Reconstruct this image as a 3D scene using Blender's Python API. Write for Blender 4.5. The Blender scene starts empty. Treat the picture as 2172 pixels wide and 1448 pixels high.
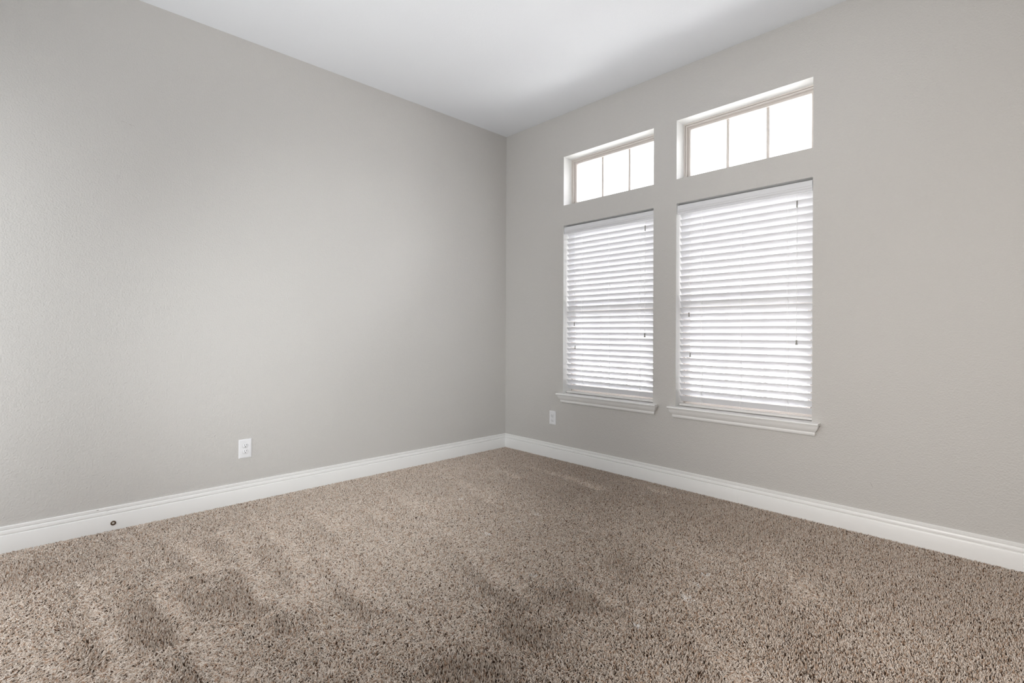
import bpy, bmesh, math, random
import numpy as np
from mathutils import Vector, Matrix

random.seed(7)
rng = np.random.default_rng(11)
sc = bpy.context.scene
C = sc.collection

# ------------------------------------------------------------------ camera
cam_d = bpy.data.cameras.new('camera')
cam = bpy.data.objects.new('camera', cam_d)
C.objects.link(cam)
YAW, PITCH, ROLL = 0.8037872, -0.0009304, 0.003795
cy_, sy_ = math.cos(YAW), math.sin(YAW)
cp_, sp_ = math.cos(PITCH), math.sin(PITCH)
fw = Vector((-sy_ * cp_, cy_ * cp_, sp_))
rt = Vector((cy_, sy_, 0))
up = rt.cross(fw)
rt2 = rt * math.cos(ROLL) + up * math.sin(ROLL)
up2 = up * math.cos(ROLL) - rt * math.sin(ROLL)
CAM = Vector((3.6306, -3.4130, 1.1219))
m4 = Matrix((rt2, up2, -fw)).transposed().to_4x4()
m4.translation = CAM
cam.matrix_world = m4
cam_d.sensor_fit = 'HORIZONTAL'
cam_d.sensor_width = 36.0
cam_d.lens = 1069.666 / 2172 * 36.0
cam_d.shift_x = 0.0
cam_d.shift_y = -17.958 / 2172        # principal point sits a little above the frame's middle
cam_d.clip_start = 0.02
sc.camera = cam

# ------------------------------------------------------------------ daylight and added fill lamps
world = bpy.data.worlds.new('overcast_sky')
sc.world = world
world.use_nodes = True
wn = world.node_tree.nodes
wl = world.node_tree.links
wn.clear()
wo = wn.new('ShaderNodeOutputWorld')
wb = wn.new('ShaderNodeBackground')
wb.inputs['Color'].default_value = (0.96, 0.965, 1.0, 1)
# the overcast sky grows brighter with height; trees and roofs dim it near the horizon
wt = wn.new('ShaderNodeTexCoord')
wsx = wn.new('ShaderNodeSeparateXYZ')
wr = wn.new('ShaderNodeMapRange')
wr.interpolation_type = 'SMOOTHSTEP'
SKY_LOW, SKY_HIGH = 2.0, 22.0
wr.inputs['From Min'].default_value = 0.20
wr.inputs['From Max'].default_value = 0.62
wr.inputs['To Min'].default_value = SKY_LOW
wr.inputs['To Max'].default_value = SKY_HIGH
wl.new(wt.outputs['Generated'], wsx.inputs[0])
wl.new(wsx.outputs['Z'], wr.inputs['Value'])
wl.new(wr.outputs[0], wb.inputs['Strength'])
wl.new(wb.outputs[0], wo.inputs['Surface'])


def area(name, loc, direction, sx, sy, power, color=(1, 1, 1), spread=180):
    d = bpy.data.lights.new(name, 'AREA')
    d.shape = 'RECTANGLE'
    d.size = sx
    d.size_y = sy
    d.energy = power
    d.color = color
    d.spread = math.radians(spread)
    o = bpy.data.objects.new(name, d)
    C.objects.link(o)
    o.location = loc
    o.rotation_euler = Vector(direction).to_track_quat('-Z', 'Z').to_euler()
    return o


# added fill light before the closed back wall, standing in for unseen windows
area('back_fill_light', (1.0, -4.12, 1.25), (0, 1, 0.0), 1.6, 2.2, 27, (0.93, 0.97, 1.0))


def fill_spot(name, loc, target, power, angle, color=(1, 1, 1)):
    d = bpy.data.lights.new(name, 'SPOT')
    d.energy = power
    d.spot_size = math.radians(angle)
    d.spot_blend = 1.0
    d.shadow_soft_size = 0.25
    d.color = color
    o = bpy.data.objects.new(name, d)
    C.objects.link(o)
    o.location = loc
    o.rotation_euler = (Vector(target) - Vector(loc)).to_track_quat('-Z', 'Y').to_euler()
    return o


# added soft fill lamps out of view, one per visible wall, one for the ceiling
POWER_LEFT = 300
POWER_RIGHT = 222
POWER_TOP = 175
fill_spot('fill_lamp', (3.95, -3.3, 1.25), (0.0, -1.5, 0.95), POWER_LEFT, 52, (0.95, 0.985, 1.0))
fill_spot('fill_lamp', (2.9, -3.95, 1.25), (4.1, 0.0, 0.95), POWER_RIGHT, 84, (1.0, 0.96, 0.92))
fill_spot('fill_lamp', (3.3, -3.3, 0.5), (2.1, -1.9, 3.05), POWER_TOP, 88, (0.98, 0.99, 1.0))

sc.view_settings.view_transform = 'Standard'
sc.view_settings.look = 'None'
sc.view_settings.gamma = 1.0
sc.view_settings.use_curve_mapping = False
sc.view_settings.exposure = 0.08


# ------------------------------------------------------------------ materials
def lin(c):
    return tuple(((x / 255) / 12.92 if x / 255 <= 0.04045 else ((x / 255 + 0.055) / 1.055) ** 2.4) for x in c)


def mat(name, rgb, rough=0.5, spec=0.5, bump=None, metallic=0.0, var=0.0, var_scale=2.0):
    m = bpy.data.materials.new(name)
    m.use_nodes = True
    nt = m.node_tree
    b = nt.nodes['Principled BSDF']
    b.inputs['Base Color'].default_value = (*lin(rgb), 1)
    b.inputs['Roughness'].default_value = rough
    b.inputs['Specular IOR Level'].default_value = spec
    b.inputs['Metallic'].default_value = metallic
    tc = nt.nodes.new('ShaderNodeTexCoord')
    if var:
        n = nt.nodes.new('ShaderNodeTexNoise')
        n.inputs['Scale'].default_value = var_scale
        n.inputs['Detail'].default_value = 3
        nt.links.new(tc.outputs['Object'], n.inputs['Vector'])
        mx = nt.nodes.new('ShaderNodeMix')
        mx.data_type = 'RGBA'
        mx.inputs['A'].default_value = (*[v * (1 - var) for v in lin(rgb)], 1)
        mx.inputs['B'].default_value = (*[min(1, v * (1 + var)) for v in lin(rgb)], 1)
        nt.links.new(n.outputs['Fac'], mx.inputs['Factor'])
        nt.links.new(mx.outputs['Result'], b.inputs['Base Color'])
    if bump:
        for i, (scale, strength, dist) in enumerate(bump):
            n = nt.nodes.new('ShaderNodeTexNoise')
            n.inputs['Scale'].default_value = scale
            n.inputs['Detail'].default_value = 2.0
            n.inputs['Roughness'].default_value = 0.45
            nt.links.new(tc.outputs['Object'], n.inputs['Vector'])
            bp = nt.nodes.new('ShaderNodeBump')
            bp.inputs['Strength'].default_value = strength
            bp.inputs['Distance'].default_value = dist
            nt.links.new(n.outputs['Fac'], bp.inputs['Height'])
            if i:
                nt.links.new(prev.outputs['Normal'], bp.inputs['Normal'])
            prev = bp
        nt.links.new(prev.outputs['Normal'], b.inputs['Normal'])
    return m


M = {}
M['wall'] = mat('greige_orange_peel_paint', (206, 203, 199), 0.6, 0.4,
                bump=[(125, 0.9, 0.0026), (48, 0.45, 0.0026)], var=0.012, var_scale=1.3)
M['ceiling'] = mat('white_ceiling_paint', (236, 238, 241), 0.8, 0.2, bump=[(110, 0.35, 0.0015)])
M['reveal'] = mat('white_reveal_paint', (240, 240, 238), 0.6, 0.3, bump=[(110, 0.3, 0.0012)])
M['trim'] = mat('white_semigloss_trim', (244, 243, 241), 0.32, 0.5, bump=[(16, 0.08, 0.001)])
M['vinyl'] = mat('tan_vinyl', (226, 219, 213), 0.4, 0.4)
M['slat'] = mat('white_faux_wood', (228, 228, 230), 0.4, 0.45)
M['cord'] = mat('white_cord', (240, 240, 240), 0.8, 0.2)
M['tassel'] = mat('grey_tassel_plastic', (146, 144, 138), 0.45, 0.4)
M['rail'] = mat('white_bottom_rail', (228, 225, 222), 0.4, 0.45)
M['plate'] = mat('white_plastic_plate', (240, 240, 242), 0.35, 0.5)
M['slot'] = mat('dark_slot', (60, 56, 52), 0.7, 0.2)
M['bronze'] = mat('bronze_metal', (96, 78, 62), 0.4, 0.5, metallic=0.6)
M['backing'] = mat('brown_carpet_backing', (58, 44, 34), 0.95, 0.05)
M['lawn'] = mat('pale_ground', (180, 179, 174), 0.95, 0.1, var=0.3, var_scale=3)
M['brick'] = mat('pale_brick', (150, 132, 118), 0.9, 0.1)


def glass_mat():
    m = bpy.data.materials.new('clear_window_glass')
    m.use_nodes = True
    nt = m.node_tree
    nt.nodes.clear()
    out = nt.nodes.new('ShaderNodeOutputMaterial')
    tr = nt.nodes.new('ShaderNodeBsdfTransparent')
    tr.inputs['Color'].default_value = (0.965, 0.965, 0.97, 1)
    gl = nt.nodes.new('ShaderNodeBsdfGlossy')
    gl.inputs['Roughness'].default_value = 0.02
    mx = nt.nodes.new('ShaderNodeMixShader')
    fr = nt.nodes.new('ShaderNodeFresnel')
    fr.inputs['IOR'].default_value = 1.3
    nt.links.new(fr.outputs[0], mx.inputs['Fac'])
    nt.links.new(tr.outputs[0], mx.inputs[1])
    nt.links.new(gl.outputs[0], mx.inputs[2])
    nt.links.new(mx.outputs[0], out.inputs['Surface'])
    return m


M['glass'] = glass_mat()


# ------------------------------------------------------------------ helpers
class MB:
    def __init__(self):
        self.v, self.f, self.mi = [], [], []

    def add(self, vs, fs, mi=0):
        n = len(self.v)
        self.v += [tuple(p) for p in vs]
        self.f += [tuple(i + n for i in f) for f in fs]
        self.mi += [mi] * len(fs)

    def box(self, x0, x1, y0, y1, z0, z1, mi=0):
        self.add([(x0, y0, z0), (x1, y0, z0), (x1, y1, z0), (x0, y1, z0),
                  (x0, y0, z1), (x1, y0, z1), (x1, y1, z1), (x0, y1, z1)],
                 [(0, 3, 2, 1), (4, 5, 6, 7), (0, 1, 5, 4), (1, 2, 6, 5), (2, 3, 7, 6), (3, 0, 4, 7)], mi)

    def quad(self, a, b, c, d, mi=0):
        self.add([a, b, c, d], [(0, 1, 2, 3)], mi)

    def loft(self, rings, closed_profile=True, caps=True, mi=0):
        n = len(rings[0])
        vs = [p for r in rings for p in r]
        fs = []
        for k in range(len(rings) - 1):
            for i in range(n if closed_profile else n - 1):
                j = (i + 1) % n
                fs.append((k * n + i, k * n + j, (k + 1) * n + j, (k + 1) * n + i))
        if caps:
            fs.append(tuple(range(n - 1, -1, -1)))
            fs.append(tuple((len(rings) - 1) * n + i for i in range(n)))
        self.add(vs, fs, mi)

    def tube(self, pts, r, n=6, mi=0):
        rings = []
        for i, p in enumerate(pts):
            p = Vector(p)
            d = (Vector(pts[min(i + 1, len(pts) - 1)]) - Vector(pts[max(i - 1, 0)])).normalized()
            a = d.orthogonal().normalized()
            b = d.cross(a)
            rr = r[i] if isinstance(r, (list, tuple)) else r
            rings.append([p + (a * math.cos(t) + b * math.sin(t)) * rr for t in [2 * math.pi * k / n for k in range(n)]])
        self.loft(rings, mi=mi)

    def lathe(self, prof, origin, axis=(0, 0, 1), n=20, mi=0):
        q = Vector((0, 0, 1)).rotation_difference(Vector(axis))
        o = Vector(origin)
        rings = [[o + q @ Vector((r * math.cos(2 * math.pi * k / n), r * math.sin(2 * math.pi * k / n), z)) for k in range(n)] for r, z in prof]
        self.loft(rings, mi=mi)

    def build(self, name, mats, parent=None, loc=(0, 0, 0), smooth=None, bevel=None):
        me = bpy.data.meshes.new(name)
        lv = [tuple(np.subtract(p, loc)) for p in self.v]
        me.from_pydata(lv, [], self.f)
        if not isinstance(mats, (list, tuple)):
            mats = [mats]
        for mm in mats:
            me.materials.append(mm)
        me.polygons.foreach_set('material_index', self.mi)
        bm = bmesh.new()
        bm.from_mesh(me)
        bmesh.ops.remove_doubles(bm, verts=bm.verts, dist=1e-6)
        bmesh.ops.recalc_face_normals(bm, faces=bm.faces)
        bm.to_mesh(me)
        bm.free()
        if smooth is not None:
            me.polygons.foreach_set('use_smooth', [True] * len(me.polygons))
            me.set_sharp_from_angle(angle=math.radians(smooth))
        me.update()
        o = bpy.data.objects.new(name, me)
        C.objects.link(o)
        if parent is not None:
            o.parent = parent
            pl = parent.get('_w', None)
            base = Vector(pl) if pl is not None else Vector((0, 0, 0))
            o.location = Vector(loc) - base
        else:
            o.location = loc
        o['_w'] = tuple(loc)
        if bevel:
            mod = o.modifiers.new('bevel', 'BEVEL')
            mod.width = bevel
            mod.segments = 2
            mod.limit_method = 'ANGLE'
        return o


def empty(name, loc, label, cat, group=None):
    o = bpy.data.objects.new(name, None)
    C.objects.link(o)
    o.location = loc
    o.empty_display_size = 0.1
    o['_w'] = tuple(loc)
    o['label'] = label
    o['category'] = cat
    if group:
        o['group'] = group
    return o


def structure(o, label=None, cat=None):
    o['kind'] = 'structure'
    if label:
        o['label'] = label
        o['category'] = cat
    return o


# ------------------------------------------------------------------ room shell
H = 3.05
RX, RY = 4.30, -4.20          # the room spans x 0..RX, y RY..0
WT = 0.17                     # wall thickness
WIN = [(0.740, 1.626), (1.812, 2.698)]
Z_SILL, Z_HEAD = 0.589, 2.067
Z_TS, Z_TH = 2.243, 2.670


def wall(name, u0, u1, openings, place, label, thick=WT):
    """panel in (u, z) with real openings; place(u, depth, z) -> xyz; depth 0 is the room face"""
    us = sorted({u0, u1, *[o[0] for o in openings], *[o[1] for o in openings]})
    zs = sorted({-0.015, H, *[o[2] for o in openings], *[o[3] for o in openings]})
    mb = MB()
    for a, b in zip(us, us[1:]):
        for c, d in zip(zs, zs[1:]):
            mu, mz = (a + b) / 2, (c + d) / 2
            if any(o[0] < mu < o[1] and o[2] < mz < o[3] for o in openings):
                continue
            for dep, mi in ((0, 0), (thick, 0)):
                mb.quad(place(a, dep, c), place(b, dep, c), place(b, dep, d), place(a, dep, d), mi)
    for a, b, c, d in openings:
        for (p, q) in (((a, c), (b, c)), ((b, c), (b, d)), ((b, d), (a, d)), ((a, d), (a, c))):
            mb.quad(place(p[0], 0, p[1]), place(q[0], 0, q[1]), place(q[0], thick, q[1]), place(p[0], thick, p[1]), 1)
    z0 = -0.015
    for (p, q) in (((u0, z0), (u1, z0)), ((u1, z0), (u1, H)), ((u1, H), (u0, H)), ((u0, H), (u0, z0))):
        mb.quad(place(p[0], 0, p[1]), place(q[0], 0, q[1]), place(q[0], thick, q[1]), place(p[0], thick, p[1]), 0)
    return structure(mb.build(name, [M['wall'], M['reveal']]), label, 'wall')


wall('wall_right', 0.0, RX, [(a, b, Z_SILL - 0.015, Z_HEAD) for a, b in WIN] + [(a, b, Z_TS, Z_TH) for a, b in WIN],
     lambda u, d, z: (u, d, z), 'greige textured wall on the right holding the four windows')
wl_ = wall('wall_left', RY, 0.0, [], lambda u, d, z: (-d, u, z), 'plain greige textured wall on the left')
wall('wall_back', 0.0, RX, [], lambda u, d, z: (u, RY - d, z), 'greige wall behind the camera')
wall('wall_front', RY, 0.0, [], lambda u, d, z: (RX + d, u, z), 'greige wall beside the camera')

mb = MB()
mb.box(-WT, RX + WT, RY - WT, WT, H, H + 0.1)
structure(mb.build('ceiling', M['ceiling']), 'smooth white flat ceiling', 'ceiling')
mb = MB()
mb.box(-WT, RX + WT, RY - WT, WT, -0.115, -0.015)
structure(mb.build('floor', M['backing']), 'floor under the brown carpet', 'floor')
mb = MB()
mb.box(-12, 16, 0.6, 26, -0.5, -0.45)
structure(mb.build('ground', M['lawn']), 'pale ground outside beyond the blinds', 'ground')

# paint scratch on the left wall and scuff on the right one: thin marks in the paint
wm = M['wall']


def mark_material(base, name, marks, dark):
    """copy of a paint with a few thin scuffs; marks = (axis a, axis b, [(a0,b0,a1,b1,halfwidth,strength)])"""
    m = base.copy()
    m.name = name
    nt = m.node_tree
    b = nt.nodes['Principled BSDF']
    ax, bx, segs = marks
    tc = nt.nodes.new('ShaderNodeTexCoord')
    sp = nt.nodes.new('ShaderNodeSeparateXYZ')
    nt.links.new(tc.outputs['Object'], sp.inputs[0])

    def math_(op, x, y=None):
        n = nt.nodes.new('ShaderNodeMath')
        n.operation = op
        for i, v in enumerate((x, y)):
            if v is None:
                continue
            if isinstance(v, (int, float)):
                n.inputs[i].default_value = v
            else:
                nt.links.new(v, n.inputs[i])
        return n.outputs[0]
    A, B = sp.outputs[ax], sp.outputs[bx]
    total = None
    for a0, b0, a1, b1, hw, st in segs:
        L = math.hypot(a1 - a0, b1 - b0)
        ux, uy = (a1 - a0) / L, (b1 - b0) / L
        da, db = math_('SUBTRACT', A, a0), math_('SUBTRACT', B, b0)
        t = math_('ADD', math_('MULTIPLY', da, ux), math_('MULTIPLY', db, uy))
        s = math_('ABSOLUTE', math_('SUBTRACT', math_('MULTIPLY', da, uy), math_('MULTIPLY', db, ux)))
        inn = math_('MULTIPLY', math_('GREATER_THAN', t, 0.0), math_('LESS_THAN', t, L))
        k = math_('MULTIPLY', math_('MULTIPLY', inn, math_('LESS_THAN', s, hw)), st)
        total = k if total is None else math_('MAXIMUM', total, k)
    mx = nt.nodes.new('ShaderNodeMix')
    mx.data_type = 'RGBA'
    src = b.inputs['Base Color'].links
    if src:
        nt.links.new(src[0].from_socket, mx.inputs['A'])
    else:
        mx.inputs['A'].default_value = b.inputs['Base Color'].default_value
    mx.inputs['B'].default_value = (*lin(dark), 1)
    nt.links.new(total, mx.inputs['Factor'])
    nt.links.new(mx.outputs['Result'], b.inputs['Base Color'])
    return m


scratch = mark_material(wm, 'greige_paint_with_scratch', (1, 2, [
    (-3.024, 2.3228, -3.009, 2.3200, 0.0010, 0.35), (-3.004, 2.3190, -2.996, 2.3185, 0.0009, 0.15),
    (-2.985, 2.3150, -2.976, 2.3120, 0.0011, 0.45), (-2.972, 2.3130, -2.962, 2.3110, 0.0009, 0.3),
    (-3.040, 2.3235, -3.032, 2.3232, 0.0007, 0.15)]), (120, 112, 100))
wl_.data.materials[0] = scratch
scuff = mark_material(wm, 'greige_paint_with_scuff', (0, 2, [
    (2.9930, 0.2850, 3.0000, 0.2700, 0.0010, 0.5), (3.0000, 0.2700, 3.0030, 0.2600, 0.0007, 0.35)]), (110, 102, 94))
bpy.data.objects['wall_right'].data.materials[0] = scuff

# ------------------------------------------------------------------ baseboards
BB = [(0.0, 0.1285), (0.0065, 0.1285), (0.0085, 0.1260), (0.0088, 0.1130), (0.0060, 0.1100), (0.0095, 0.1068),
      (0.0118, 0.1010), (0.0118, 0.0905), (0.0085, 0.0870), (0.0085, 0.0850), (0.0135, 0.0830), (0.0150, 0.0790), (0.0150, -0.0150), (0.0, -0.0150)]


def baseboard(name, ends, place, label):
    (ua, ma), (ub, mb_) = ends           # mitre sign: +1 shortens with depth
    b = MB()
    ra = [place(ua + ma * d, d, z) for d, z in BB]
    rb = [place(ub + mb_ * d, d, z) for d, z in BB]
    b.loft([ra, rb])
    return structure(b.build(name, M['trim'], smooth=25), label, 'baseboard')


bl = baseboard('baseboard_left', ((RY, 1), (0.0, -1)), lambda u, d, z: (d, u, z), 'white moulded baseboard along the left wall')
baseboard('baseboard_right', ((0.0, 1), (RX, -1)), lambda u, d, z: (u, -d, z), 'white moulded baseboard under the windows')
baseboard('baseboard_back', ((0.0, 1), (RX, -1)), lambda u, d, z: (u, RY + d, z), 'white baseboard behind the camera')
baseboard('baseboard_front', ((RY, 1), (0.0, -1)), lambda u, d, z: (RX - d, u, z), 'white baseboard beside the camera')
bl.data.materials[0] = mark_material(M['trim'], 'white_trim_with_scuffs', (1, 2, [
    (-3.128, 0.1225, -3.118, 0.1235, 0.0014, 0.8),
    (-3.085, 0.1060, -3.070, 0.1110, 0.0007, 0.4), (-3.070, 0.1110, -3.045, 0.1110, 0.0009, 0.55),
    (-3.045, 0.1110, -3.036, 0.1060, 0.0007, 0.35), (-3.018, 0.1150, -3.000, 0.1165, 0.0010, 0.12)]), (120, 104, 92))

# ------------------------------------------------------------------ windows
FR_Y = 0.107


def ring(mb, x0, x1, z0, z1, w0, w1, y0, y1):
    """one step of a mitred frame: from inset w0 to inset w1, faces at y0 (front) back to y1"""
    o = [(x0 + w0, z0 + w0), (x1 - w0, z0 + w0), (x1 - w0, z1 - w0), (x0 + w0, z1 - w0)]
    i = [(x0 + w1, z0 + w1), (x1 - w1, z0 + w1), (x1 - w1, z1 - w1), (x0 + w1, z1 - w1)]
    vs = [(x, y0, z) for x, z in o] + [(x, y0, z) for x, z in i] + [(x, y1, z) for x, z in o] + [(x, y1, z) for x, z in i]
    fs = []
    for k in range(4):
        j = (k + 1) % 4
        fs += [(k, j, 4 + j, 4 + k), (8 + k, 12 + k, 12 + j, 8 + j), (k, 8 + k, 8 + j, j), (4 + k, 4 + j, 12 + j, 12 + k)]
    mb.add(vs, fs)


def window_frame(n, x0, x1, z0, z1, label):
    mb = MB()
    ring(mb, x0, x1, z0, z1, 0.000, 0.010, FR_Y, WT)
    ring(mb, x0, x1, z0, z1, 0.010, 0.014, FR_Y + 0.008, WT)
    ring(mb, x0, x1, z0, z1, 0.014, 0.022, FR_Y + 0.002, WT)
    o = mb.build('window_%d' % n, M['vinyl'], loc=(x0, FR_Y, z0))
    structure(o, label, 'window')
    return o


def sash(parent, x0, x1, z0, z1, w, y0, y1, bottom=None, lock=False, kindname='sash'):
    mb = MB()
    ring(mb, x0, x1, z0, z1, 0.0, w * 0.42, y0 + 0.004, y1)
    ring(mb, x0, x1, z0, z1, w * 0.42, w * 0.5, y0 + 0.010, y1)
    ring(mb, x0, x1, z0, z1, w * 0.5, w, y0, y1)
    if bottom:
        mb.box(x0 + w * 0.5, x1 - w * 0.5, y0 + 0.002, y1, z0 + w * 0.9, z0 + bottom)
    s = mb.build(kindname, M['vinyl'], parent, loc=(x0, y0, z0))
    zb = z0 + (bottom or w)
    g = MB()
    yg = (y0 + y1) / 2 + 0.008
    g.box(x0 + w * 0.8, x1 - w * 0.8, yg, yg + 0.004, z0 + w * 0.8, z1 - w * 0.8)
    g.build('glass_pane', M['glass'], s, loc=(x0, yg, z0))
    for k in (1, 2):
        xm = x0 + w + (x1 - x0 - 2 * w) * k / 3
        m2 = MB()
        hw = 0.0105
        m2.loft([[(xm - hw, yg - 0.002, z), (xm - hw * 0.5, yg - 0.007, z), (xm + hw * 0.5, yg - 0.007, z), (xm + hw, yg - 0.002, z)]
                 for z in (zb - 0.002, z1 - w + 0.002)])
        m2.build('muntin', M['vinyl'], s, loc=(xm, yg, zb))
    return s


names = [('left', 0), ('right', 1)]
for idx, (side, k) in enumerate(names):
    x0, x1 = WIN[k]
    w = window_frame(idx + 1, x0, x1, Z_SILL - 0.002, Z_HEAD,
                     'tan vinyl sash window behind the %s white blind' % side)
    sash(w, x0 + 0.020, x1 - 0.020, 1.300, Z_HEAD - 0.020, 0.030, 0.135, 0.160)          # upper sash
    low = sash(w, x0 + 0.020, x1 - 0.020, Z_SILL + 0.022, 1.340, 0.036, 0.112, 0.134, bottom=0.052)
    cr_ = MB()
    cr_.box(x0 + 0.022, x1 - 0.022, 0.090, 0.112, 1.306, 1.338)
    cr_.build('check_rail', M['vinyl'], low, loc=(x0 + 0.022, 0.090, 1.306), bevel=0.003)
for idx, (side, k) in enumerate(names):
    x0, x1 = WIN[k]
    w = window_frame(idx + 3, x0, x1, Z_TS, Z_TH,
                     'three-pane tan transom window above the %s white blind' % side)
    sash(w, x0 + 0.020, x1 - 0.020, Z_TS + 0.020, Z_TH - 0.020, 0.023, 0.128, 0.160)

# ------------------------------------------------------------------ stools with moulded aprons
AP = [(0.000, 0.574), (0.036, 0.574), (0.0365, 0.5695), (0.0335, 0.5665), (0.0325, 0.5600), (0.0285, 0.5500), (0.0230, 0.5410), (0.0175, 0.5340),
      (0.0138, 0.5300), (0.0145, 0.5285), (0.0150, 0.5225), (0.0140, 0.5165), (0.0105, 0.5105), (0.0060, 0.5065), (0.000, 0.5050)]
for idx, (side, k) in enumerate(names):
    x0, x1 = WIN[k]
    mb = MB()
    # stool: board with a rounded nose and horns past the opening
    prof = []
    for t in range(0, 9):
        a = -math.pi / 2 + math.pi * t / 8
        prof.append((0.043 + 0.0075 * math.cos(a), 0.5815 + 0.0075 * math.sin(a)))
    hx0, hx1 = x0 - 0.045, x1 + 0.045
    nose = [(-p, z) for p, z in prof]
    nosep = [(0.0, 0.574)] + nose + [(0.0, 0.589)]
    mb.loft([[(x, y, z) for y, z in nosep] for x in (hx0, hx1)])
    mb.box(x0 + 0.0005, x1 - 0.0005, 0.0, FR_Y - 0.0005, 0.5745, 0.589)
    t = mb.build('trim_%d' % (idx + 1), M['trim'], smooth=35, loc=(x0, 0, 0.574))
    structure(t, 'white moulded window sill under the %s blind' % side, 'window sill')
    a = MB()
    bx0, bx1 = x0 - 0.005, x1 + 0.005
    rings = [[(bx0 - p, 0.0, z) for p, z in AP], [(bx0 - p, -p, z) for p, z in AP],
             [(bx1 + p, -p, z) for p, z in AP], [(bx1 + p, 0.0, z) for p, z in AP]]
    a.loft(rings)
    a.build('apron', M['trim'], t, smooth=30, loc=(x0, 0, 0.505))

# ------------------------------------------------------------------ blinds
PITCH_Z = 0.04595
Z_TOP = 1.9518
NS = 30                                  # one of them behind the valance
TILT = math.radians(52)
SW = 0.0505


def tassel(mb, x, y, z_top, s=1.0):
    mb.lathe([(0.0010, 0.001), (0.0042 * s, 0.0), (0.0046 * s, -0.003), (0.0036 * s, -0.011), (0.0040 * s, -0.018), (0.0058 * s, -0.026), (0.0058 * s, -0.0285), (0.001, -0.0295)],
             (x, y, z_top), n=14)


def blind(k, label, lads, cords, wand):
    x0, x1 = WIN[k]
    root = empty('window_blind', ((x0 + x1) / 2, 0.05, Z_SILL), label, 'blind', None)
    a, b = x0 + 0.009, x1 - 0.0025
    # headrail and valance
    h = MB()
    h.box(a, b, 0.030, 0.085, 2.012, 2.058)
    h.build('headrail', M['slat'], root, loc=(a, 0.03, 2.012))
    vp = [(0.0080, 2.0500), (0.0055, 2.0490), (0.0050, 2.0180), (0.0075, 2.0165), (0.0080, 2.0130), (0.0060, 2.0115), (0.0065, 2.0080), (0.0120, 2.0000),
          (0.0125, 1.9960), (0.0100, 1.9945), (0.0095, 1.9880), (0.0115, 1.9850), (0.0190, 1.9850), (0.0190, 2.0500)]
    v = MB()
    v.loft([[(x, y, z) for y, z in vp] for x in (x0 + 0.005, x1 - 0.005)])
    v.build('valance', M['slat'], root, loc=(x0 + 0.005, 0.005, 1.985), smooth=20)
    # slats: room edge high, outer edge low
    prof = []
    hw, th = SW / 2, 0.0014
    for u, t in ((-hw, -th * 0.5), (-hw + 0.001, -th), (hw - 0.001, -th), (hw, -th * 0.5), (hw, th * 0.5), (hw - 0.001, th), (-hw + 0.001, th), (-hw, th * 0.5)):
        prof.append((u, t))
    base = None
    for i in range(NS):
        zc = Z_TOP + PITCH_Z * (1 - i) - hw * math.sin(TILT)
        yc = 0.0395 + hw * math.cos(TILT)
        if base is None:
            s = MB()
            s.loft([[(x, u * math.cos(TILT) - t * -math.sin(TILT), -u * math.sin(TILT) + t * math.cos(TILT)) for u, t in prof] for x in (a - (x0 + x1) / 2, b - (x0 + x1) / 2)])
            o = s.build('slat', M['slat'], None)
            base = o
            o.parent = root
        else:
            o = base.copy()
            C.objects.link(o)
            o.parent = root
        o.location = Vector(((x0 + x1) / 2 + random.uniform(-0.0010, 0.0010), yc, zc)) - Vector(root['_w'])
        o.rotation_euler = (math.radians(random.uniform(-0.9, 0.9)), random.uniform(-0.0006, 0.0006), 0)
    # bottom rail
    r = MB()
    r.box(a - 0.001, b + 0.001, 0.036, 0.074, 0.5935, 0.6090)
    r.build('bottom_rail', M['rail'], root, loc=(a, 0.036, 0.5915), bevel=0.0025)
    # ladder cords
    y_f, y_b = 0.0375, 0.0725
    for xl in lads:
        L = MB()
        L.tube([(xl, y_f, 2.012), (xl, y_f, 0.604)], 0.0006, 5)
        L.tube([(xl + 0.001, y_b, 2.012), (xl + 0.001, y_b, 0.604)], 0.0006, 5)
        for i in range(1, NS):
            zt = Z_TOP + PITCH_Z * (1 - i)
            n = Vector((0, -math.sin(TILT), -math.cos(TILT))) * 0.0028
            p0 = Vector((xl + 0.003, 0.0395, zt)) + n
            p1 = Vector((xl + 0.003, 0.0395 + SW * math.cos(TILT), zt - SW * math.sin(TILT))) + n
            L.tube([p0, p0.lerp(p1, 0.5), p1], 0.0016, 5)
        L.build('ladder_cord', M['cord'], root, loc=(xl, y_f, 2.012))
    # pull cords with tassels
    for (xc, zc) in cords:
        cd = MB()
        cd.tube([(xc, 0.028, 2.0), (xc, 0.028, zc + 0.012)], 0.0007, 6)
        c_ = cd.build('pull_cord', M['cord'], root, loc=(xc, 0.028, 2.0))
        tm = MB()
        tassel(tm, xc, 0.028, zc + 0.0135)
        tm.build('tassel', M['tassel'], c_, smooth=50, loc=(xc, 0.028, zc))
    xw, zw0, zw1 = wand
    wd = MB()
    wd.tube([(xw, 0.026, 2.0), (xw, 0.026, zw0 + 0.018)], 0.0009, 6)
    wd.tube([(xw, 0.026, zw0 - 0.016), (xw, 0.026, zw1 + 0.010)], 0.0013, 8)
    w_ = wd.build('tilt_wand', M['cord'], root, loc=(xw, 0.026, 2.0))
    jn = MB()
    jn.lathe([(0.001, 0.022), (0.0042, 0.021), (0.0038, 0.0), (0.0042, -0.021), (0.001, -0.022)], (xw, 0.026, zw0), n=12)
    jn.build('connector', M['tassel'], w_, smooth=50, loc=(xw, 0.026, zw0))
    tm = MB()
    tassel(tm, xw, 0.026, zw1 + 0.0145, 1.15)
    tm.build('tassel', M['tassel'], w_, smooth=50, loc=(xw, 0.026, zw1))
    return root


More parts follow.
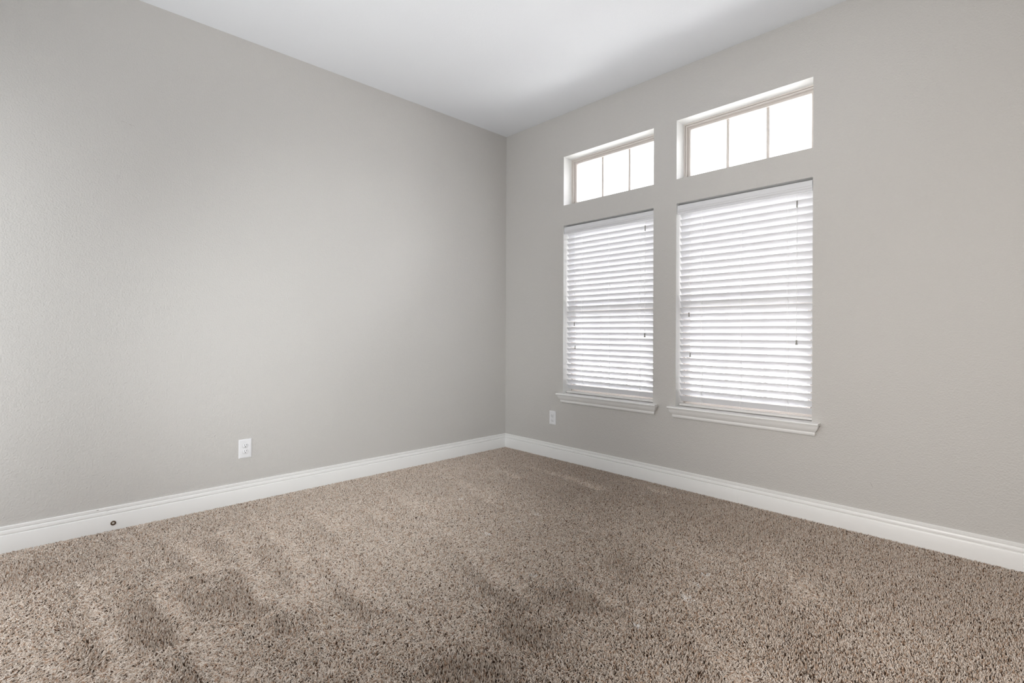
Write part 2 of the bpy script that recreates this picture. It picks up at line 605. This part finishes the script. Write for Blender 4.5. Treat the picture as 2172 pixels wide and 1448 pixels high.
blind(0, 'white slatted blind in the left, smaller-looking window nearer the room corner', (0.911, 1.190, 1.478),
      ((0.843, 1.198), (0.852, 0.997)), (1.539, 1.931, 1.104))
blind(1, 'white slatted blind in the right, larger-looking window farther from the corner', (1.983, 2.255, 2.5436),
      ((1.8976, 1.256), (1.9078, 0.967)), (2.6036, 1.924, 1.067))


# ------------------------------------------------------------------ electrical outlets
def outlet(label, origin, M3, pw, ph):
    """M3 maps local (right, up, out) to the world"""
    R3 = Matrix(M3).transposed()
    root = empty('electrical_outlet', origin, label, 'outlet')

    def put(mb, name, mt, smooth=None, par=root, at=(0, 0, 0)):
        mb.v = [tuple(R3 @ Vector(p) + Vector(origin)) for p in mb.v]
        wloc = tuple(R3 @ Vector(at) + Vector(origin))
        return mb.build(name, mt, par, smooth=smooth, loc=wloc)
    hw, hh = pw / 2, ph / 2
    p = MB()
    rings = []
    for ins, d in ((0, 0.0005), (0, 0.0025), (0.0012, 0.0042), (0.006, 0.0058), (0.011, 0.0062)):
        rings.append([(-hw + ins, -hh + ins, d), (hw - ins, -hh + ins, d), (hw - ins, hh - ins, d), (-hw + ins, hh - ins, d)])
    p.loft(rings)
    put(p, 'cover_plate', M['plate'])
    for s in (1, -1):
        c = s * 0.0195
        q = MB()
        pts = []
        for t in range(32):
            a = 2 * math.pi * t / 32
            x, y = 0.0172 * math.cos(a), 0.0172 * math.sin(a)
            pts.append((x, max(-0.0142, min(0.0142, y)) + c))
        q.loft([[(x, y, 0.0058) for x, y in pts], [(x, y, 0.0078) for x, y in pts], [(x * 0.94, (y - c) * 0.94 + c, 0.0084) for x, y in pts]])
        rc = put(q, 'receptacle', M['plate'], 40, at=(0, c, 0.006))
        sl = MB()
        sl.box(-0.0078, -0.0054, c + 0.0010, c + 0.0092, 0.0080, 0.0087)
        sl.box(0.0054, 0.0076, c + 0.0018, c + 0.0086, 0.0080, 0.0087)
        sl.lathe([(0.0026, 0.0080), (0.0026, 0.0087)], (0, c - 0.0072, 0), n=12)
        # dark outline where the receptacle meets the plate
        put(sl, 'slots', M['slot'], par=rc, at=(0, c, 0.008))
        g = MB()
        o_ = [(x * 1.05, (y - c) * 1.06 + c, 0.00615) for x, y in pts]
        i_ = [(x * 0.99, (y - c) * 0.99 + c, 0.00615) for x, y in pts]
        g.loft([o_, [(x, y, 0.0064) for x, y, z in o_], [(x, y, 0.0064) for x, y, z in i_]], caps=False)
        put(g, 'recess_line', M['gap'], par=rc, at=(0, c, 0.006))
    sc_ = MB()
    sc_.lathe([(0.0034, 0.0060), (0.0034, 0.0068), (0.0022, 0.0074), (0.0004, 0.0075)], (0, 0, 0), n=14)
    put(sc_, 'screw', M['plate'], 40, at=(0, 0, 0.006))
    return root


M['gap'] = mat('grey_gap', (176, 172, 168), 0.7, 0.2)
outlet('white electrical outlet low on the plain left wall', (0.0, -2.366, 0.348), ((0, 1, 0), (0, 0, 1), (1, 0, 0)), 0.079, 0.124)
outlet('white electrical outlet on the window wall below the left sill, near the corner', (0.622, 0.0, 0.3585), ((1, 0, 0), (0, 0, 1), (0, -1, 0)), 0.074, 0.122)

# round bronze socket screwed into the left baseboard
root = empty('door_stop_mount', (0.015, -3.055, 0.0365), 'small round bronze screw mount on the left baseboard', 'fitting')
mb = MB()
mb.lathe([(0.0065, 0.0), (0.0128, 0.0), (0.0128, 0.0022), (0.0105, 0.0040), (0.0070, 0.0034), (0.0062, 0.0010)], (0.015, -3.055, 0.0365), axis=(1, 0, 0), n=28)
mb.build('ring', M['bronze'], root, smooth=40, loc=(0.015, -3.055, 0.0365))
mb = MB()
mb.lathe([(0.0062, 0.0), (0.0060, 0.0016), (0.0030, 0.0036), (0.0005, 0.0040)], (0.015, -3.055, 0.0365), axis=(1, 0, 0), n=20)
mb.build('screw_head', mat('pale_metal', (214, 208, 200), 0.35, 0.5, metallic=0.2), root, smooth=40, loc=(0.015, -3.055, 0.0365))

# ------------------------------------------------------------------ carpet pile: one curve object, a twisted yarn tuft every few millimetres
# the pile was combed by vacuum strokes running out from the left wall and pressed by a few footsteps
STREAKS = [
    ([(0.695, -3.249), (1.422, -3.2), (1.601, -3.199)], 0.05),
    ([(0.874, -3.016), (1.134, -3.012), (1.558, -2.974), (1.801, -2.967)], 0.05),
    ([(0.361, -2.623), (0.778, -2.633), (1.061, -2.67), (1.331, -2.696), (1.509, -2.648)], 0.055),
    ([(1.509, -2.648), (1.54, -2.866)], 0.02),
    ([(0.874, -3.016), (0.955, -2.706)], 0.02),
    ([(0.31, -2.864), (0.862, -2.804)], 0.05),
    ([(0.343, -2.437), (0.966, -2.434), (1.489, -2.568)], 0.05),
    ([(0.269, -1.011), (0.737, -1.102), (1.122, -1.189)], 0.05),
    ([(0.486, -1.59), (0.94, -1.627)], 0.05),
    ([(0.663, -1.871), (0.945, -1.878)], 0.04),
    ([(1.133, -1.678), (1.8, -1.843), (1.982, -1.893)], 0.06),
    ([(0.632, -0.39), (1.068, -0.395), (1.447, -0.444)], 0.05),
    ([(2.197, -1.623), (2.402, -1.667)], 0.03),
    ([(2.192, -0.975), (2.409, -1.091)], 0.025),
    ([(1.174, -2.334), (1.624, -2.387)], 0.05),
    ([(1.488, -0.131), (1.805, -0.203)], 0.04),
    ([(0.422, -0.57), (0.829, -0.687)], 0.035),
    ([(0.375, -2.139), (0.838, -2.159)], 0.05),
    ([(1.529, -2.838), (1.52, -3.127), (1.509, -3.274)], 0.03),
    ([(2.719, -0.703), (2.964, -0.976)], 0.06),
    ([(2.768, -1.622), (2.959, -1.752)], 0.07),
]
DARKS = [
    ([(0.532, -0.563), (0.767, -0.52)], 0.12),
    ([(0.859, -0.765), (1.328, -0.71)], 0.13),
    ([(1.442, -0.481), (1.849, -0.403)], 0.14),
    ([(2.194, -1.333), (2.325, -1.371)], 0.085),
    ([(2.202, -1.75), (2.295, -1.736)], 0.08),
    ([(2.255, -2.096), (2.349, -2.041)], 0.09),
    ([(2.28, -2.382), (2.374, -2.317)], 0.09),
    ([(1.214, -2.928), (1.313, -2.742)], 0.13),
    ([(0.67, -2.747), (0.676, -2.748)], 0.1),
    ([(0.938, -2.613), (0.952, -2.606)], 0.09),
    ([(0.368, -3.434), (0.41, -3.322)], 0.15),
    ([(3.446, -0.6), (3.514, -0.751)], 0.2),
    ([(3.146, -0.252), (3.293, -0.247)], 0.14),
    ([(2.436, -0.468), (2.762, -0.408)], 0.14),
    ([(0.496, -0.909), (0.819, -1.014)], 0.07),
    ([(0.438, -1.248), (0.763, -1.311)], 0.06),
    ([(1.166, -3.08), (1.426, -3.073)], 0.1),
    ([(3.014, -1.276), (3.103, -1.428)], 0.12),
]
# fine bright lint on the pile and two dark crumbs
LINT = [(0.939, -1.299), (2.021, -1.712), (1.486, -1.133), (1.498, -1.292), (2.568, -1.128), (2.581, -1.249), (2.577, -1.714), (1.508, -1.549), (2.596, -1.375), (2.618, -1.397)]
BITS = [(1.032, -1.708), (2.57, -2.16)]


def seg_dist(x, y, p, q):
    px, py = p
    dx, dy = q[0] - px, q[1] - py
    L2 = dx * dx + dy * dy + 1e-9
    t = np.clip(((x - px) * dx + (y - py) * dy) / L2, 0, 1)
    return np.hypot(x - px - t * dx, y - py - t * dy), t


def smooth_noise(x, y, scale, seed):
    g = np.random.default_rng(seed).normal(0, 1, (64, 64))
    u, v = (x / scale + 7.3) % 63, (-y / scale + 3.1) % 63
    i, j = u.astype(int), v.astype(int)
    fu, fv = u - i, v - j
    fu, fv = fu * fu * (3 - 2 * fu), fv * fv * (3 - 2 * fv)
    i1, j1 = (i + 1) % 64, (j + 1) % 64
    return (g[i, j] * (1 - fu) + g[i1, j] * fu) * (1 - fv) + (g[i, j1] * (1 - fu) + g[i1, j1] * fu) * fv


def pile_lean(x, y):
    """how the pile lies: lean vector and looseness of twist per tuft; laid-over pile looks paler, upright pile darker"""
    amp = 0.30 + 0.11 * smooth_noise(x, y, 0.16, 1) + 0.12 * smooth_noise(x, y, 0.05, 2)
    amp += 0.42 * np.clip((x - 0.3) / 1.2, 0, 1) * np.clip((-y - 0.9) / 0.8, 0, 1) * np.clip((2.6 - x) / 0.8, 0, 1)
    amp += 0.30 * np.clip((-y - 3.0) / 0.4, 0, 1) * np.clip((x - 0.75) / 0.4, 0, 1)
    amp -= 0.40 * np.clip((1.0 + y) / 0.8, 0, 1)
    amp -= 0.15 * np.clip((x - 2.7) / 0.8, 0, 1)
    s = np.zeros_like(x)
    sd = np.zeros_like(x)
    for pts, w in STREAKS:
        n = len(pts) - 1
        for k in range(n):
            d, t = seg_dist(x, y, pts[k], pts[k + 1])
            u = (k + t) / n
            if abs(pts[k + 1][0] - pts[k][0]) > abs(pts[k + 1][1] - pts[k][1]):
                side = y - (pts[k][1] + t * (pts[k + 1][1] - pts[k][1]))
                ww = np.where(side < 0, 0.4, 1.35) * w * (0.45 + 0.55 * u)
                sd = np.maximum(sd, np.exp(-((side + 1.1 * w) / (0.9 * w)) ** 2) * (d < 4 * w) * (0.3 + 0.7 * u))
            else:
                ww = w * 0.8
            s = np.maximum(s, np.exp(-(d / ww) ** 2) * (0.35 + 0.65 * u))
    dk = np.zeros_like(x)
    for (p, q), w in DARKS:
        d, t = seg_dist(x, y, p, q)
        dk = np.maximum(dk, 0.8 * np.exp(-(d / (1.2 * w * (1 + 0.25 * smooth_noise(x, y, 0.06, 6)))) ** 3))
    near = np.clip(-y / 2.6, 0.55, 1)
    up_ = np.maximum(dk, 0.75 * sd * (1 - s))
    up_ = np.maximum(up_, 0.95 * np.clip((x - 2.5) / 0.6, 0, 1) * np.clip((y + 1.5) / 0.7, 0, 1))
    up_ = np.maximum(up_, 0.9 * np.clip((0.95 + y) / 0.6, 0, 1)) * (1 - s)
    amp = np.clip(amp, 0.03, 2) * (1 - 0.95 * dk) * (1 - 0.8 * sd * (1 - s)) + 2.4 * s * near
    amp = np.minimum(amp, 1.5 + 0.25 * smooth_noise(x, y, 0.02, 5))
    a = np.radians(140) + 0.5 * smooth_noise(x, y, 0.3, 3) + 0.6 * smooth_noise(x, y, 0.035, 4)
    return 0.7 * amp * np.cos(a), 0.7 * amp * np.sin(a), (0.7 + 0.9 * amp) * (1.0 - 0.72 * up_)


def build_carpet():
    sp = 0.0043
    nx, ny = int((RX - 0.01) / sp), int((-RY - 0.01) / sp)
    gx, gy = np.meshgrid(np.arange(nx), np.arange(ny))
    x = (gx.ravel() + 0.5) * sp + 0.012 + rng.normal(0, 0.0012, gx.size)
    y = -((gy.ravel() + 0.5) * sp + 0.012) + rng.normal(0, 0.0012, gx.size)
    ok = (x > 0.0155) & (x < RX - 0.016) & (y < -0.0155) & (y > RY + 0.016)
    ok &= rng.uniform(0, 1, x.size) > 0.14
    x, y = x[ok], y[ok]
    n = x.size
    lx, ly, loose = pile_lean(x, y)
    # neighbouring yarns twist together, so lean also varies tuft by tuft
    ang = rng.uniform(0, 2 * np.pi, n)
    curl = rng.uniform(0.25, 1.0, n) * loose
    ux = lx + np.cos(ang) * curl
    uy = ly + np.sin(ang) * curl
    tone = rng.uniform(0, 1, n)
    ln = 0.0155 * rng.uniform(0.74, 1.12, n)
    ln[tone < 0.15] *= 0.85
    zb = -0.0145
    K = 4
    P = np.zeros((n, K, 3), np.float32)
    for j, t in enumerate(np.linspace(0, 1, K)):
        bend = t ** 1.7
        lean = np.sqrt(ux ** 2 + uy ** 2)
        drop = 1.0 - 0.28 * np.clip(lean, 0, 1.8) * t
        P[:, j, 0] = x + ux * ln * bend
        P[:, j, 1] = y + uy * ln * bend
        P[:, j, 2] = zb + ln * t * drop
    P[:, :, 0] = np.clip(P[:, :, 0], 0.0165, RX - 0.017)
    P[:, :, 1] = np.clip(P[:, :, 1], RY + 0.017, -0.0165)
    rs = np.array([0.0010, 0.0015, 0.0016, 0.0009])
    rad = rs[None, :] * rng.uniform(0.8, 1.2, n)[:, None]
    hc = bpy.data.hair_curves.new('carpet')
    hc.add_curves([K] * n)
    hc.position_data.foreach_set('vector', P.ravel())
    ra = hc.attributes.get('radius') or hc.attributes.new('radius', 'FLOAT', 'POINT')
    ra.data.foreach_set('value', rad.astype(np.float32).ravel())
    for cx, cy in LINT:
        d = np.hypot((x - cx) * 0.8, y - cy)
        m_ = (d < 0.016) & (rng.uniform(0, 1, n) < 0.5)
        tone[m_] = 1.9
    for cx, cy in BITS:
        tone[np.hypot(x - cx, y - cy) < 0.007] = -0.5
    ta = hc.attributes.new('tone', 'FLOAT', 'CURVE')
    ta.data.foreach_set('value', (tone * 0.5 + 0.0).astype(np.float32))
    o = bpy.data.objects.new('carpet', hc)
    C.objects.link(o)
    m = bpy.data.materials.new('flecked_taupe_yarn')
    m.use_nodes = True
    nt = m.node_tree
    b = nt.nodes['Principled BSDF']
    b.inputs['Roughness'].default_value = 0.9
    b.inputs['Specular IOR Level'].default_value = 0.12
    at = nt.nodes.new('ShaderNodeAttribute')
    at.attribute_name = 'tone'
    cr = nt.nodes.new('ShaderNodeValToRGB')
    el = cr.color_ramp.elements
    cols = [(0.0, (72, 55, 43)), (0.07, (96, 74, 58)), (0.085, (186, 156, 134)), (0.14, (200, 174, 152)), (0.16, (210, 194, 179)),
            (0.35, (223, 209, 196)), (0.5, (240, 230, 221)), (0.9, (255, 252, 250))]
    el[0].position, el[0].color = cols[0][0], (*lin(cols[0][1]), 1)
    el[1].position, el[1].color = cols[-1][0], (*lin(cols[-1][1]), 1)
    for p_, c_ in cols[1:-1]:
        e = el.new(p_)
        e.color = (*lin(c_), 1)
    nt.links.new(at.outputs['Fac'], cr.inputs['Fac'])
    nt.links.new(cr.outputs['Color'], b.inputs['Base Color'])
    hc.materials.append(m)
    o['kind'] = 'stuff'
    o['label'] = 'brown and taupe flecked plush carpet pile with vacuum marks'
    o['category'] = 'carpet'
    return o


build_carpet()

for o in bpy.data.objects:
    if '_w' in o:
        del o['_w']
